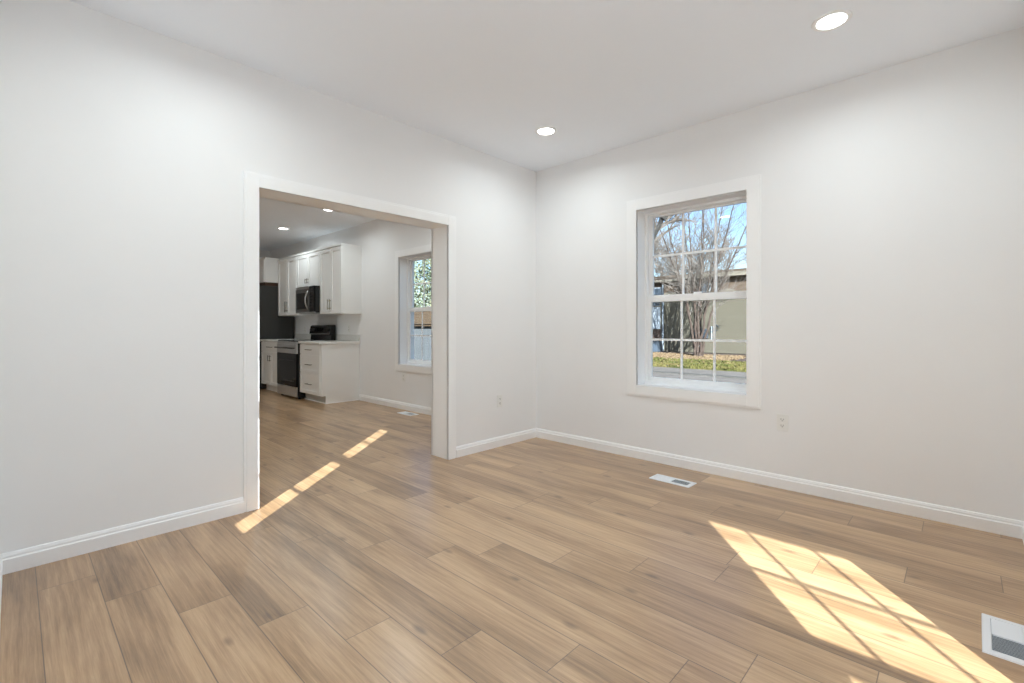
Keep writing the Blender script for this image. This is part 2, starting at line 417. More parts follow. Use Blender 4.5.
window(3, WF3, YF, -1, cols=1, zr=(1.46, 1.53), label='narrow front window', gx=.046)
window(6, WF5, YF, -1, zr=(1.33, 1.40), label='tall unseen front window added to light the outer end of the side room')
window(4, WF4, YF, -1, zr=(1.465, 1.535), label='front window of the side room')
r5 = bpy.data.objects.new('window_5', None); C.objects.link(r5); r5.location = (XR2, (WE[0]+WE[1])/2, WE[2]); r5['kind'] = 'structure'
bm = bmesh.new()
for a, b, c, d in ((WE[0], WE[0]+.06, WE[2], WE[3]), (WE[1]-.06, WE[1], WE[2], WE[3]), (WE[0]+.06, WE[1]-.06, WE[2], WE[2]+.06), (WE[0]+.06, WE[1]-.06, WE[3]-.06, WE[3]), (WE[0]+.06, WE[1]-.06, 1.36, 1.42)):
    box(bm, XR2+.02, XR2+.08, a, b, c, d)
obj('window_frame', bm, M_VINYL, r5)
obj('pane', B((XR2+.045, XR2+.05, WE[0]+.05, WE[1]-.05, WE[2]+.05, WE[3]-.05)), M_GLASS, r5)

d6 = bpy.data.objects.new('added_door_1', None); C.objects.link(d6); d6.location = (5.2, .1, .06); d6['kind'] = 'structure'; d6['label'] = 'unseen glazed patio door added to daylight the side room'
bm = bmesh.new()
for a, b, c, d in ((WD[0], WD[0]+.07, WD[2], WD[3]), (WD[1]-.07, WD[1], WD[2], WD[3]), (WD[0]+.07, WD[1]-.07, WD[2], WD[2]+.09), (WD[0]+.07, WD[1]-.07, WD[3]-.07, WD[3]), (5.15, 5.25, WD[2]+.09, WD[3]-.07)): box(bm, a, b, .08, .13, c, d)
obj('door_frame', bm, M_VINYL, d6); obj('pane', B((WD[0]+.05, WD[1]-.05, .10, .105, WD[2]+.07, WD[3]-.05)), M_GLASS, d6)

# ------------------------------------------------------------------ ceiling lights
def make_downlight(loc):
    t = thing('ceiling_light', '', 'ceiling light', loc, 'recessed ceiling lights')
    x, y, z = loc
    bm = bmesh.new(); lathe(bm, [(0.066, 0.0), (0.066, -0.003), (0.070, -0.006), (0.086, -0.004), (0.089, 0.0)], loc, 48)
    obj('trim_ring', bm, M_TRIM, t, smooth=True)
    bm = bmesh.new(); lathe(bm, [(0.0005, -0.0035), (0.066, -0.0035), (0.066, -0.0005), (0.0005, -0.0005)], loc, 48)
    obj('diffuser', bm, M_DIFF, t)
    l = bpy.data.lights.new('lamp', 'AREA'); l.shape = 'DISK'; l.size = 0.13; l.energy = LAMP_W; l.spread = math.radians(165); l.color = (0.87, 0.97, 1.0)
    lo = bpy.data.objects.new('lamp', l); C.objects.link(lo); lo.parent = t; lo.location = (0, 0, -0.010)
    return t
proto = make_downlight((2.676, -.757, H))
lk = bpy.data.lights.new('lamp', 'AREA'); lk.shape = 'DISK'; lk.size = 0.13; lk.energy = LAMP_K; lk.spread = math.radians(165); lk.color = (0.87, 0.97, 1.0)
spots = [((2.676, -.757), 'bright round recessed ceiling light nearest the top right of the photo', 0),
         ((.716, -.712), 'bright round recessed ceiling light near the corner, above the opening wall', 0),
         ((.716, -2.97), 'round recessed ceiling light over the left front part of the room, outside the view', 0),
         ((2.676, -2.97), 'round recessed ceiling light right above the camera, outside the view', 0),
         ((-4.759, -.698), 'round kitchen ceiling light above the fridge end of the cabinets, lower of the two seen', 1),
         ((-3.04, -.755), 'round kitchen ceiling light seen just below the opening head, upper of the two seen', 1),
         ((-1.3, -.74), 'round kitchen ceiling light near the kitchen window, hidden behind the opening head', 1),
         ((-4.759, -2.97), 'round kitchen ceiling light on the fridge side, hidden behind the left wall', 1),
         ((-3.04, -2.97), 'round kitchen ceiling light in the middle, hidden behind the left wall', 1),
         ((-1.3, -2.97), 'round kitchen ceiling light next to the partition, hidden behind the left wall', 1),
         ((4.3, -3.1), 'round ceiling light added at the near end of the unseen side room', 0),  # both side-room lamps are unseen and added for their light
         ((6.2, -3.1), 'round ceiling light added at the far end of the unseen side room', 0)]
for i, ((x, y), lab, k) in enumerate(spots):
    t = proto if i == 0 else copy_tree(proto)
    t.location = (x, y, H); t['label'] = lab
    if k:
        for ch in t.children:
            if ch.type == 'LIGHT': ch.data = lk

# ------------------------------------------------------------------ outlets (built on the back wall, facing -y)
def make_outlet(loc):
    x, y, z = loc
    t = thing('wall_outlet', '', 'outlet', loc, 'duplex wall outlets')
    obj('cover_plate', B((x-.036, x+.036, y-.006, y, z-.058, z+.058)), M_OUTLET, t, 0.003)
    for dz in (.021, -.021):
        bm = bmesh.new()
        pts = []
        for k in range(24):
            a = 2*PI*k/24; pts.append((x+max(-.0165, min(.0165, .019*math.cos(a))), z+dz+.0145*math.sin(a)))
        prism(bm, pts, 'y', y-.0085, y-.005)
        s = obj('socket', bm, M_OUTLET, t)
        obj('slots', B((x-.0085, x-.0060, y-.0092, y-.008, z+dz-.002, z+dz+.008), (x+.0060, x+.0085, y-.0092, y-.008, z+dz-.002, z+dz+.007), (x-.0025, x+.0025, y-.0092, y-.008, z+dz-.010, z+dz-.005)), M_SLOT, s)
    bm = bmesh.new(); lathe(bm, [(.0001, -.0075), (.003, -.0075), (.0035, -.005)], (x, y, z), 12, 'y'); obj('screw', bm, M_TRIM, t)
    return t
po = make_outlet((0, 0, 0))
outs = [((2.263, 0, .459), 0, 'white duplex outlet on the back wall to the lower right of the window'),
        ((0, -.531, .428), PI/2, 'white duplex outlet on the left wall between the opening and the corner'),
        ((-2.39, 0, .44), 0, 'white outlet low on the kitchen wall under the kitchen window'),
        ((-3.93, 0, 1.11), 0, 'white outlet on the kitchen wall right of the range'),
        ((-5.58, 0, 1.09), 0, 'white outlet on the kitchen wall between refrigerator and range')]
for i, (l, rz, lab) in enumerate(outs):
    t = po if i == 0 else copy_tree(po)
    t.location = l; t.rotation_euler = (0, 0, rz); t['label'] = lab

# ------------------------------------------------------------------ floor registers (long side along local x)
def make_register():
    t = thing('floor_register', '', 'floor vent', (0, 0, 0), 'white floor registers')
    a, b = .153, .066
    bm = bmesh.new()
    ring = [[(sx*u, sy*v, z) for sx, sy in ((-1,-1),(1,-1),(1,1),(-1,1))] for u, v, z in ((a, b, 0.0), (a-.002, b-.002, .005), (a-.026, b-.024, .0065), (a-.028, b-.026, .002))]
    R = [[bm.verts.new(p) for p in q] for q in ring]
    for p, q in zip(R, R[1:]):
        for k in range(4): bm.faces.new((p[k], p[(k+1) % 4], q[(k+1) % 4], q[k]))
    obj('frame', bm, M_VENT, t)
    obj('shade_backing', B((-a+.027, a-.027, -b+.025, b-.025, .0004, .0012)), M_VENTIN, t)  # grey plate stands in for the shade inside the vent
    iw = a-.028
    bm = bmesh.new(); box(bm, -.002, .002, -b+.026, b-.026, .001, .006); obj('divider', bm, M_VENT, t)
    n = 13
    bm = bmesh.new(); bm2 = bmesh.new()
    for k in range(n):
        xx = .004+(iw-.004)*(k+.5)/n
        box(bm, -xx-.0048, -xx+.0048, -b+.026, b-.026, .0040, .0047, rot=(0, math.radians(12), 0))
        box(bm2, xx-.0022, xx+.0022, -b+.026, b-.026, .0036, .0043, rot=(0, math.radians(-30), 0))
    obj('closed_louvres', bm, M_VENT, t); obj('open_louvres', bm2, M_VENT, t)
    return t
pr = make_register()
for i, (l, rz, lab) in enumerate([((1.634, -.375, 0), math.radians(-1), 'white metal floor register below the window, parallel to the back wall'),
                                  ((3.287, -1.24, 0), math.radians(-91), 'white metal floor register at the right edge beside the sun patch'),
                                  ((-2.06, -.16, 0), 0, 'white metal floor register under the kitchen window')]):
    t = pr if i == 0 else copy_tree(pr)
    t.location = l; t.rotation_euler = (0, 0, rz); t['label'] = lab

# ------------------------------------------------------------------ kitchen
def shaker(parent, name, x0, x1, z0, z1, y, rail=.055, th=.02, flat=False):
    """front facing -y; y is the outer face"""
    g = .003; x0 += g; x1 -= g; z0 += g; z1 -= g
    bm = bmesh.new()
    if flat: box(bm, x0, x1, y, y+th, z0, z1)
    else:
        box(bm, x0, x0+rail, y, y+th, z0, z1); box(bm, x1-rail, x1, y, y+th, z0, z1)
        box(bm, x0+rail, x1-rail, y, y+th, z1-rail, z1); box(bm, x0+rail, x1-rail, y, y+th, z0, z0+rail)
        box(bm, x0+rail-.002, x1-rail+.002, y+.012, y+th-.001, z0+rail-.002, z1-rail+.002)
    return obj(name, bm, M_CAB, parent, 0.0012)
def pull(parent, p0, p1, y, m, name='handle'):
    """bar pull between two points (x,z) standing off the face y"""
    (xa, za), (xb, zb) = p0, p1
    bm = bmesh.new(); tube(bm, [(xa, y-.03, za), (xb, y-.03, zb)], .0055, 10)
    dx, dz = (xb-xa)*.14, (zb-za)*.14
    for (u, v) in ((xa+dx, za+dz), (xb-dx, zb-dz)): tube(bm, [(u, y-.03, v), (u, y, v)], .004, 8)
    return obj(name, bm, m, parent, smooth=False)

FY = -.60   # carcase front of the base cabinets
def base_cab(label, x0, x1, endpanel):
    t = thing('base_cabinet', label, 'kitchen cabinet', ((x0+x1)/2, -.3, 0))
    bm = bmesh.new()
    box(bm, x0, x1-(.018 if endpanel else 0), FY, -.002, .115, .876)
    obj('body', bm, M_CAB, t, 0.001)
    obj('toe_kick', B((x0, x1-.018, -.53, -.02, 0, .115)), M_TOE if endpanel else M_CAB, t)
    if endpanel:
        bm = bmesh.new(); prism(bm, [(-.002, 0), (-.535, 0), (-.535, .115), (FY-.002, .115), (FY-.002, .876), (-.002, .876)], 'x', x1-.018, x1)
        obj('end_panel', bm, M_CAB, t, 0.001)
        obj('shoe_moulding', B((x1, x1+.008, -.543, -.02, 0, .014), (x0, x1, -.543, -.53, 0, .014)), M_TRIM, t)
    return t
# drawer cabinet on the right
c = base_cab('white three-drawer base cabinet at the end of the run, right of the range', -4.32, -3.6, True)
for (z0, z1, hz, flat) in ((.713, .868, .79, True), (.432, .712, .565, False), (.120, .431, .272, False)):
    d = shaker(c, 'drawer', -4.318, -3.622, z0, z1, FY-.02, flat=flat, rail=.05)
    pull(d, (-4.06, hz), (-3.86, hz), FY-.02, M_HANDLE)
# cabinet between refrigerator and range
c = base_cab('white base cabinet with one drawer over two doors, left of the range', -5.99, -5.12, False)
d = shaker(c, 'drawer', -5.985, -5.122, .700, .868, FY-.02, flat=True); pull(d, (-5.66, .785), (-5.42, .785), FY-.02, M_HANDLE)
d = shaker(c, 'door', -5.985, -5.555, .120, .698, FY-.02); pull(d, (-5.59, .54), (-5.59, .64), FY-.02, M_HANDLE)
d = shaker(c, 'door', -5.553, -5.122, .120, .698, FY-.02); pull(d, (-5.51, .54), (-5.51, .64), FY-.02, M_HANDLE)
# worktops
def worktop(label, x0, x1, end):
    t = thing('countertop', label, 'countertop', ((x0+x1)/2, -.32, .876))
    obj('slab', B((x0, x1, -.645, -.002, .8765, .914)), M_STONE, t, 0.003)
    obj('splash_strip', B((x0, x1, -.022, -.002, .9145, 1.012)), M_STONE, t, 0.002)
    return t
worktop('pale speckled stone countertop right of the range with a low splash strip', -4.322, -3.575, 1)
worktop('pale speckled stone countertop between refrigerator and range', -5.99, -5.115, 0)

# range
RX0, RX1 = -5.108, -4.326
t = thing('range_stove', 'freestanding range with steel trim, black glass oven door and black backguard', 'stove', ((RX0+RX1)/2, -.34, 0))
obj('body', B((RX0, RX1, -.645, -.03, .03, .902)), M_BLACK, t, 0.002)
for sx in (RX0+.05, RX1-.05):
    for yy in (-.60, -.08):
        bm = bmesh.new(); lathe(bm, [(.018, 0), (.018, .03)], (sx, yy, 0), 12); obj('foot', bm, M_BLK2, t)
o = obj('cooktop', B((RX0-.003, RX1+.003, -.655, -.06, .902, .914)), M_BGLASS, t, 0.002)
for (bx, by, br) in ((-4.92, -.50, .10), (-4.53, -.50, .085), (-4.92, -.22, .08), (-4.53, -.22, .10)):
    bm = bmesh.new(); lathe(bm, [(br-.008, .9141), (br-.008, .9146), (br, .9146), (br, .9141)], (bx, by, 0), 36); obj('burner_ring', bm, M_VENTIN, o)
obj('front_rail', B((RX0, RX1, -.665, -.645, .862, .902)), M_STEEL, t, 0.002)
dd = obj('oven_door', B((RX0, RX1, -.672, -.645, .715, .860)), M_STEEL, t, 0.002)
bm = bmesh.new(); box(bm, RX0, RX1, -.670, -.645, .192, .714); obj('glass_panel', bm, M_BGLASS, dd, 0.002)
bm = bmesh.new()
for zz0, zz1 in ((.27, .285), (.60, .606)): box(bm, RX0+.10, RX1-.10, -.6715, -.670, zz0, zz1)
for xx in (RX0+.10, RX1-.106): box(bm, xx, xx+.006, -.6715, -.670, .285, .60)
obj('window_outline', bm, M_STEELD, dd)
bm = bmesh.new(); tube(bm, [(RX0+.03, -.715, .80), (RX1-.03, -.715, .80)], .011, 12)
for xx in (RX0+.07, RX1-.07): tube(bm, [(xx, -.715, .80), (xx, -.67, .80)], .009, 10)
obj('handle', bm, M_STEELD, dd, smooth=True)
obj('storage_drawer', B((RX0+.004, RX1-.004, -.668, -.645, .035, .188)), M_STEEL, t, 0.003)
bm = bmesh.new(); prism(bm, [(-.03, .902), (-.115, .902), (-.105, 1.00), (-.135, 1.015), (-.110, 1.150), (-.085, 1.168), (-.03, 1.168)], 'x', RX0+.005, RX1-.005)
bg = obj('backguard', bm, M_BLACK, t, 0.004)
dv = Vector((0, .025, .135)).normalized()
obj('display', B((-4.83, -4.60, -.128, -.118, 1.055, 1.115)), M_BGLASS, bg, 0.002)
for kx in (-5.03, -4.94, -4.50, -4.41):
    bm = bmesh.new(); lathe(bm, [(.024, -.118), (.024, -.128), (.019, -.130), (.017, -.150), (.0005, -.151)], (kx, 0, 1.085), 20, 'y'); obj('knob', bm, M_STEELD, bg)
obj('trim_strip', B((RX0+.02, RX1-.02, -.1395, -.132, 1.012, 1.020)), M_STEEL, bg)

# upper cabinets
UY = -.31
def upper(label, x0, x1, z0, z1, handles, endpanel=False, m=M_HANDLE):
    t = thing('wall_cabinet', label, 'kitchen cabinet', ((x0+x1)/2, -.15, z0))
    obj('body', B((x0, x1, UY, -.002, z0, z1)), M_CAB, t, 0.001)
    mid = (x0+x1)/2
    for a, b, hx in ((x0, mid, mid-.035), (mid, x1, mid+.035)):
        d = shaker(t, 'door', a+.002, b-.002, z0+.004, z1-.035, UY-.02, rail=.055)
        pull(d, (hx, handles[0]), (hx, handles[1]), UY-.02, m)
    obj('crown_strip', B((x0, x1, UY-.028, UY, z1-.030, z1)), M_CAB, t, 0.003)
    return t
upper('tall white wall cabinet at the right end of the run, with brass-toned pulls', -4.26, -3.535, 1.337, 2.385, (1.40, 1.56), True, M_BRASS)
upper('short white wall cabinet above the microwave', -5.155, -4.262, 1.795, 2.385, (1.855, 1.935))
upper('tall white wall cabinet left of the microwave', -5.99, -5.157, 1.337, 2.385, (1.40, 1.59))
t = thing('wall_cabinet', 'deep white cabinet over the refrigerator, leftmost in the view', 'kitchen cabinet', (-6.45, -.28, 1.95))
obj('body', B((-6.92, -6.0, -.55, -.002, 1.952, 2.405)), M_CAB, t, 0.001)
for a, b in ((-6.918, -6.46), (-6.458, -6.002)):
    d = shaker(t, 'door', a, b, 1.956, 2.37, -.572); hx = -6.495 if a < -6.7 else -6.425
    pull(d, (hx, 1.99), (hx, 2.09), -.572, M_HANDLE)

# microwave
mx0, mx1, my = -4.975, -4.262, -.42
t = thing('microwave_oven', 'black and steel over-the-range microwave hung below a short cabinet', 'microwave', ((mx0+mx1)/2, -.21, 1.36))
obj('body', B((mx0, mx1, -.395, -.004, 1.362, 1.792)), M_BLACK, t, 0.003)
d = obj('door', B((mx0, -4.44, my, -.396, 1.375, 1.792)), M_STEELM, t, 0.003)
obj('window', B((mx0+.05, -4.52, my-.003, my, 1.43, 1.69)), M_BGLASS, d, 0.002)
bm = bmesh.new()
pts = [(-4.478, my-.004+(-.045)*math.sin(PI*k/12), 1.41+.31*k/12) for k in range(13)]
tube(bm, pts, .011, 10); obj('handle', bm, M_STEEL, d, smooth=True)
p_ = obj('control_panel', B((-4.437, mx1, my, -.396, 1.375, 1.792)), M_BGLASS, t, 0.003)
obj('display', B((-4.41, -4.29, my-.002, my, 1.70, 1.75)), M_BLK2, p_)
bm = bmesh.new()
for i in range(3):
    for j in range(5): box(bm, -4.405+i*.042, -4.375+i*.042, my-.002, my, 1.44+j*.046, 1.468+j*.046)
obj('keypad', bm, M_BLK2, p_)
obj('lower_strip', B((mx0, mx1, my+.002, -.396, 1.362, 1.374)), M_STEEL, t)
obj('upper_grille', B((mx0+.01, -4.45, my-.003, my, 1.752, 1.782)), M_STEEL, t)

# refrigerator
t = thing('refrigerator', 'tall dark grey refrigerator at the far end of the cabinets', 'refrigerator', (-6.45, -.4, 0))
obj('body', B((-6.905, -6.005, -.72, -.03, .02, 1.885)), M_STEELD, t, 0.006)
obj('gap_shade_strip', B((-6.905, -6.005, -.55, -.03, 1.887, 1.950)), M_GAPSHADE, t)  # brown strip paints the shade in the gap above the refrigerator
for a, b in ((-6.905, -6.457), (-6.453, -6.005)):
    d = obj('door', B((a, b, -.79, -.722, .72, 1.885)), M_STEELD, t, 0.008)
    hx = -6.50 if a < -6.7 else -6.41
    bm = bmesh.new(); tube(bm, [(hx, -.84, .85), (hx, -.84, 1.60)], .011, 10)
    for zz in (.88, 1.57): tube(bm, [(hx, -.84, zz), (hx, -.79, zz)], .009, 8)
    obj('handle', bm, M_STEEL, d, smooth=True)
d = obj('freezer_drawer', B((-6.905, -6.005, -.79, -.722, .06, .715)), M_STEELD, t, 0.008)
bm = bmesh.new(); tube(bm, [(-6.80, -.84, .62), (-6.11, -.84, .62)], .011, 10)
for xx in (-6.75, -6.16): tube(bm, [(xx, -.84, .62), (xx, -.79, .62)], .009, 8)
obj('handle', bm, M_STEEL, d, smooth=True)
for sx in (-6.85, -6.06):
    bm = bmesh.new(); lathe(bm, [(.02, 0), (.02, .022)], (sx, -.65, 0), 12); obj('foot', bm, M_BLK2, t)

# ------------------------------------------------------------------ outdoors
GZ = -.35
random.seed(11)
def noise_mat(name, cols, scale, rough=.95, det=8, vec=(1, 1, 1), k_=.36):
    cols = [tuple(255*min(1, (k_**(1/2.2))*v/255) for v in c) for c in cols]
    m = bpy.data.materials.new(name); m.use_nodes = True; nt = m.node_tree; L = nt.links; b = nt.nodes['Principled BSDF']
    tc = nd(nt, 'ShaderNodeTexCoord'); mp = nd(nt, 'ShaderNodeMapping'); mp.inputs['Scale'].default_value = vec
    L.new(tc.outputs['Object'], mp.inputs[0])
    n = nd(nt, 'ShaderNodeTexNoise'); n.inputs['Scale'].default_value = scale; n.inputs['Detail'].default_value = det; n.inputs['Roughness'].default_value = .7
    L.new(mp.outputs[0], n.inputs['Vector']); r = nd(nt, 'ShaderNodeValToRGB'); L.new(n.outputs['Fac'], r.inputs[0])
    k = len(cols); r.color_ramp.elements[0].position = .32; r.color_ramp.elements[0].color = (*lin(cols[0]), 1)
    r.color_ramp.elements[1].position = .68; r.color_ramp.elements[1].color = (*lin(cols[-1]), 1)
    for i in range(1, k-1):
        e = r.color_ramp.elements.new(.32+.36*i/(k-1)); e.color = (*lin(cols[i]), 1)
    L.new(r.outputs[0], b.inputs['Base Color']); b.inputs['Roughness'].default_value = rough; b.inputs['Specular IOR Level'].default_value = .2
    return m
M_SOIL = noise_mat('leafy_soil', [(96, 80, 72), (124, 106, 96), (146, 126, 108)], 3, k_=.42)
M_ROAD = noise_mat('worn_asphalt', [(138, 130, 122), (160, 151, 142), (176, 167, 157)], 2.5, k_=.40)
M_CURB = noise_mat('concrete_curb', [(112, 108, 102), (150, 146, 138)], 4)
M_GRASS = noise_mat('yellow_green_grass', [(92, 104, 48), (136, 138, 66), (170, 158, 90), (178, 152, 106)], 1.1, k_=.27)
M_LEAFL = noise_mat('tan_fallen_leaves', [(150, 120, 86), (204, 176, 138)], 5, k_=.36)
M_BARK = noise_mat('grey_brown_bark', [(96, 80, 70), (134, 114, 102)], 6)
M_BARK2 = noise_mat('pale_grey_bark', [(104, 102, 98), (136, 132, 126)], 4, k_=.2)
M_TWIG = noise_mat('tan_twig', [(122, 112, 104), (176, 166, 154)], 6, k_=.55)
M_FOL = noise_mat('evergreen_leaf', [(70, 90, 66), (120, 132, 104), (168, 156, 124)], 3, .6, k_=.6)
M_OLIVE = brick_mat('painted_olive_block', (84, 79, 66), (81, 76, 63), (74, 70, 58), 1.0, .4, .2)
M_BBRICK = brick_mat('brown_brick', (84, 67, 52), (68, 54, 43), (86, 77, 65), 1.0, .24, .08)
M_FASC = mat('cream_fascia', (112, 105, 92), .7, var=.05)
M_SHING = noise_mat('brown_shingle', [(104, 84, 66), (150, 124, 92)], 8, vec=(1, 3, 1))
M_GREYB = mat('blue_grey_metal', (70, 80, 90), .5, var=.06)
M_SIDE = noise_mat('pale_blue_grey_siding', [(162, 168, 170), (174, 180, 182)], 2, k_=.22)
M_WHITEX = mat('white_exterior_paint', (134, 142, 148), .6, var=.02)
M_DARKW = mat('dark_window_glass', (60, 66, 72), .15, var=.05)

struct(obj('ground', B((-70, 50, .3, 80, GZ-.2, GZ-.03), (-70, 50, -40, .3, GZ-.2, GZ-.03)), M_SOIL), 'bare soil around the houses')
struct(obj('street', B((-70, 50, 6.5, 13.0, GZ-.03, GZ)), M_ROAD), 'worn grey paved lane outside the window')
struct(obj('kerb', B((-70, 50, 10.7, 11.05, GZ, GZ+.035)), M_CURB), 'darker kerb line along the lane')

def scatter(name, m, xr, yr, n, size, tall, seed, z=GZ):
    rnd = random.Random(seed); bm = bmesh.new()
    for _ in range(n):
        x, y = rnd.uniform(*xr), rnd.uniform(*yr); a = rnd.uniform(0, PI*2); s = size*rnd.uniform(.6, 1.4)
        dx, dy = math.cos(a)*s, math.sin(a)*s; h = tall*rnd.uniform(.5, 1.3)
        lx, ly = rnd.uniform(-.5, .5)*tall, rnd.uniform(-.5, .5)*tall
        v = [bm.verts.new((x-dx, y-dy, z)), bm.verts.new((x+dx, y+dy, z)), bm.verts.new((x+lx, y+ly, z+h))]
        bm.faces.new(v)
    return obj(name, bm, m)
g = obj('grass', B((-40, 20, 13.0, 17.6, GZ-.03, GZ+.01)), M_GRASS)
g2 = scatter('blades', M_GRASS, (-14, 1), (13.1, 17.5), 9000, .05, .08, 4, GZ+.01); g2.parent = g; g2['kind'] = 'stuff'
tag(g, 'yellow-green grass strip between the lane and the brick building', 'grass', kind='stuff')
lv = scatter('fallen_leaves', M_LEAFL, (-14, -4.4), (13.2, 22.5), 14000, .09, .05, 7, GZ-.01)
tag(lv, 'tan fallen leaves scattered over the grass left of the shrub', 'leaves', kind='stuff')

# brick building across the lane
by = 24.5
t = thing('brick_building', 'low building across the lane, olive painted wall below brown brick and cream eaves', 'building', (-8, by+4, GZ))
obj('painted_wall', B((-30, 8, by, by+9, GZ, 3.22)), M_OLIVE, t)
obj('brick_band', B((-30, 8, by+.02, by+9, 3.22, 4.05)), M_BBRICK, t)
obj('fascia', B((-9.3, 8, by-.45, by+9, 4.05, 4.28)), M_FASC, t)
obj('fascia', B((-30, -9.3, by-.35, by+9, 3.98, 4.12)), M_FASC, t)
bm = bmesh.new(); prism(bm, [(by-.45, 4.28), (by+9, 4.28), (by+4.5, 5.0)], 'x', -9.3, 8); obj('roof', bm, M_SHING, t)
bm = bmesh.new(); prism(bm, [(by-.35, 4.12), (by+9, 4.12), (by+4.5, 4.9)], 'x', -30, -9.3); obj('roof', bm, M_SHING, t)
for (a, b, z0, z1) in ((-8.15, -7.55, 3.28, 3.85), (-11.05, -10.6, 3.2, 3.62)):
    w = obj('window', B((a-.06, b+.06, by-.04, by+.01, z0-.06, z1+.06)), M_WHITEX, t); obj('pane', B((a, b, by-.05, by-.04, z0, z1)), M_GREYB, w)
w = obj('window', B((-11.2, -10.62, by-.05, by, 1.05, 2.45)), M_WHITEX, t); obj('dark_pane', B((-11.15, -10.67, by-.06, by-.05, 2.50, 2.78)), M_DARKW, w)
obj('lintel', B((-11.25, -10.5, by-.07, by, 2.45, 2.50)), M_OLIVE, t)
obj('brown_panel', B((-11.2, -10.6, by-.03, by, GZ, 1.0)), M_BARK, t)
bm = bmesh.new(); tube(bm, [(-10.42, by-.08, GZ), (-10.42, by-.08, 3.9)], .06, 8); obj('downspout', bm, M_WHITEX, t)
bm = bmesh.new(); tube(bm, [(-7.42, by-.06, .35), (-7.42, by-.06, 1.2)], .04, 8); obj('conduit', bm, M_WHITEX, t)
for ax in (-6.5, -9.95):
    bm = bmesh.new(); prism(bm, [(ax-.45, 3.16)]+[(ax-.45+.9*k/8, 3.24+.14*math.sin(PI*k/8)) for k in range(9)]+[(ax+.45, 3.16)], 'y', by-.06, by); obj('arched_lintel', bm, M_FASC, t)
bm = bmesh.new()
tube(bm, [(-7.0+-.2+.17*math.cos(2*PI*k/20), by-.04, 1.12+.17*math.sin(2*PI*k/20)) for k in range(19)], .025, 6); obj('hose', bm, M_DARKW, t)
# utility boxes against the wall
t = thing('air_conditioner', 'blue-grey air conditioner box on the building wall behind the bare shrub', 'air conditioner', (-7.95, by-.25, .5))
obj('case', B((-8.3, -7.62, by-.45, by-.002, .5, 1.06)), M_GREYB, t, .02)
bm = bmesh.new()
for k in range(7): box(bm, -8.26, -7.66, by-.465, by-.45, .55+k*.07, .58+k*.07)
obj('grille', bm, M_DARKW, t)
t = thing('utility_box', 'dark grey metal box standing at the foot of the building under the white window', 'utility box', (-10.7, by-.4, GZ-.03))
obj('case', B((-11.1, -10.5, by-.7, by-.1, GZ-.03, .25)), M_GREYB, t, .02)
obj('lid', B((-11.13, -10.47, by-.73, by-.08, .25, .30)), M_DARKW, t, .01)

# bare trees
MINR = .008
def grow(bm, tw, rnd, p, d, r, ln, lev, maxlev, spread, twig_lev, curve=.12, up=.10):
    r = max(r, MINR)
    n = 4; pts = [p.copy()]; rad = [r]; q = p.copy(); dd = d.copy()
    for i in range(n):
        dd = (dd + Vector((rnd.uniform(-curve, curve), rnd.uniform(-curve, curve), rnd.uniform(-curve, curve)+up*.4))).normalized()
        q = q + dd*(ln/n); pts.append(q.copy()); rad.append(r*(1-.45*(i+1)/n))
    tube(tw if lev >= twig_lev else bm, pts, rad, 6 if lev < 2 else 4 if lev < 3 else 3, cap=False)
    if lev >= maxlev: return
    nb = rnd.choice((2, 3)) if lev < 2 else rnd.choice((3, 4))
    for i in range(nb):
        k = rnd.randint(2, n); base = pts[k]
        a = rnd.uniform(0, 2*PI); o = dd.orthogonal().normalized(); o2 = dd.cross(o)
        nd_ = (dd + (o*math.cos(a)+o2*math.sin(a))*rnd.uniform(.5, 1.0)*spread + Vector((0, 0, up))).normalized()
        grow(bm, tw, rnd, base, nd_, rad[k]*.72, ln*rnd.uniform(.6, .85), lev+1, maxlev, spread, twig_lev, curve, up)
def tree(name, label, cat, base, stems, r, ln, maxlev, spread, twig_lev, m, seed, lean=(0, 0), fan=.35, group=None, up=.1, splay=(1, 1)):
    rnd = random.Random(seed); t = thing(name, label, cat, base, group)
    bm = bmesh.new(); tw = bmesh.new(); b = Vector(base)
    for i in range(stems):
        a = 2*PI*i/max(1, stems)+rnd.uniform(-.3, .3)
        f = fan*rnd.uniform(.5, 1.2) if stems > 1 else 0
        d = Vector((math.cos(a)*f*splay[0]+lean[0], math.sin(a)*f*splay[1]+lean[1], 1)).normalized()
        grow(bm, tw, rnd, b+Vector((math.cos(a), math.sin(a), 0))*(r*1.4 if stems > 1 else 0), d, r, ln, 0, maxlev, spread, twig_lev, up=up)
    obj('trunk', bm, m, t); k = obj('twigs', tw, M_TWIG, t); k['kind'] = 'stuff'
    return t
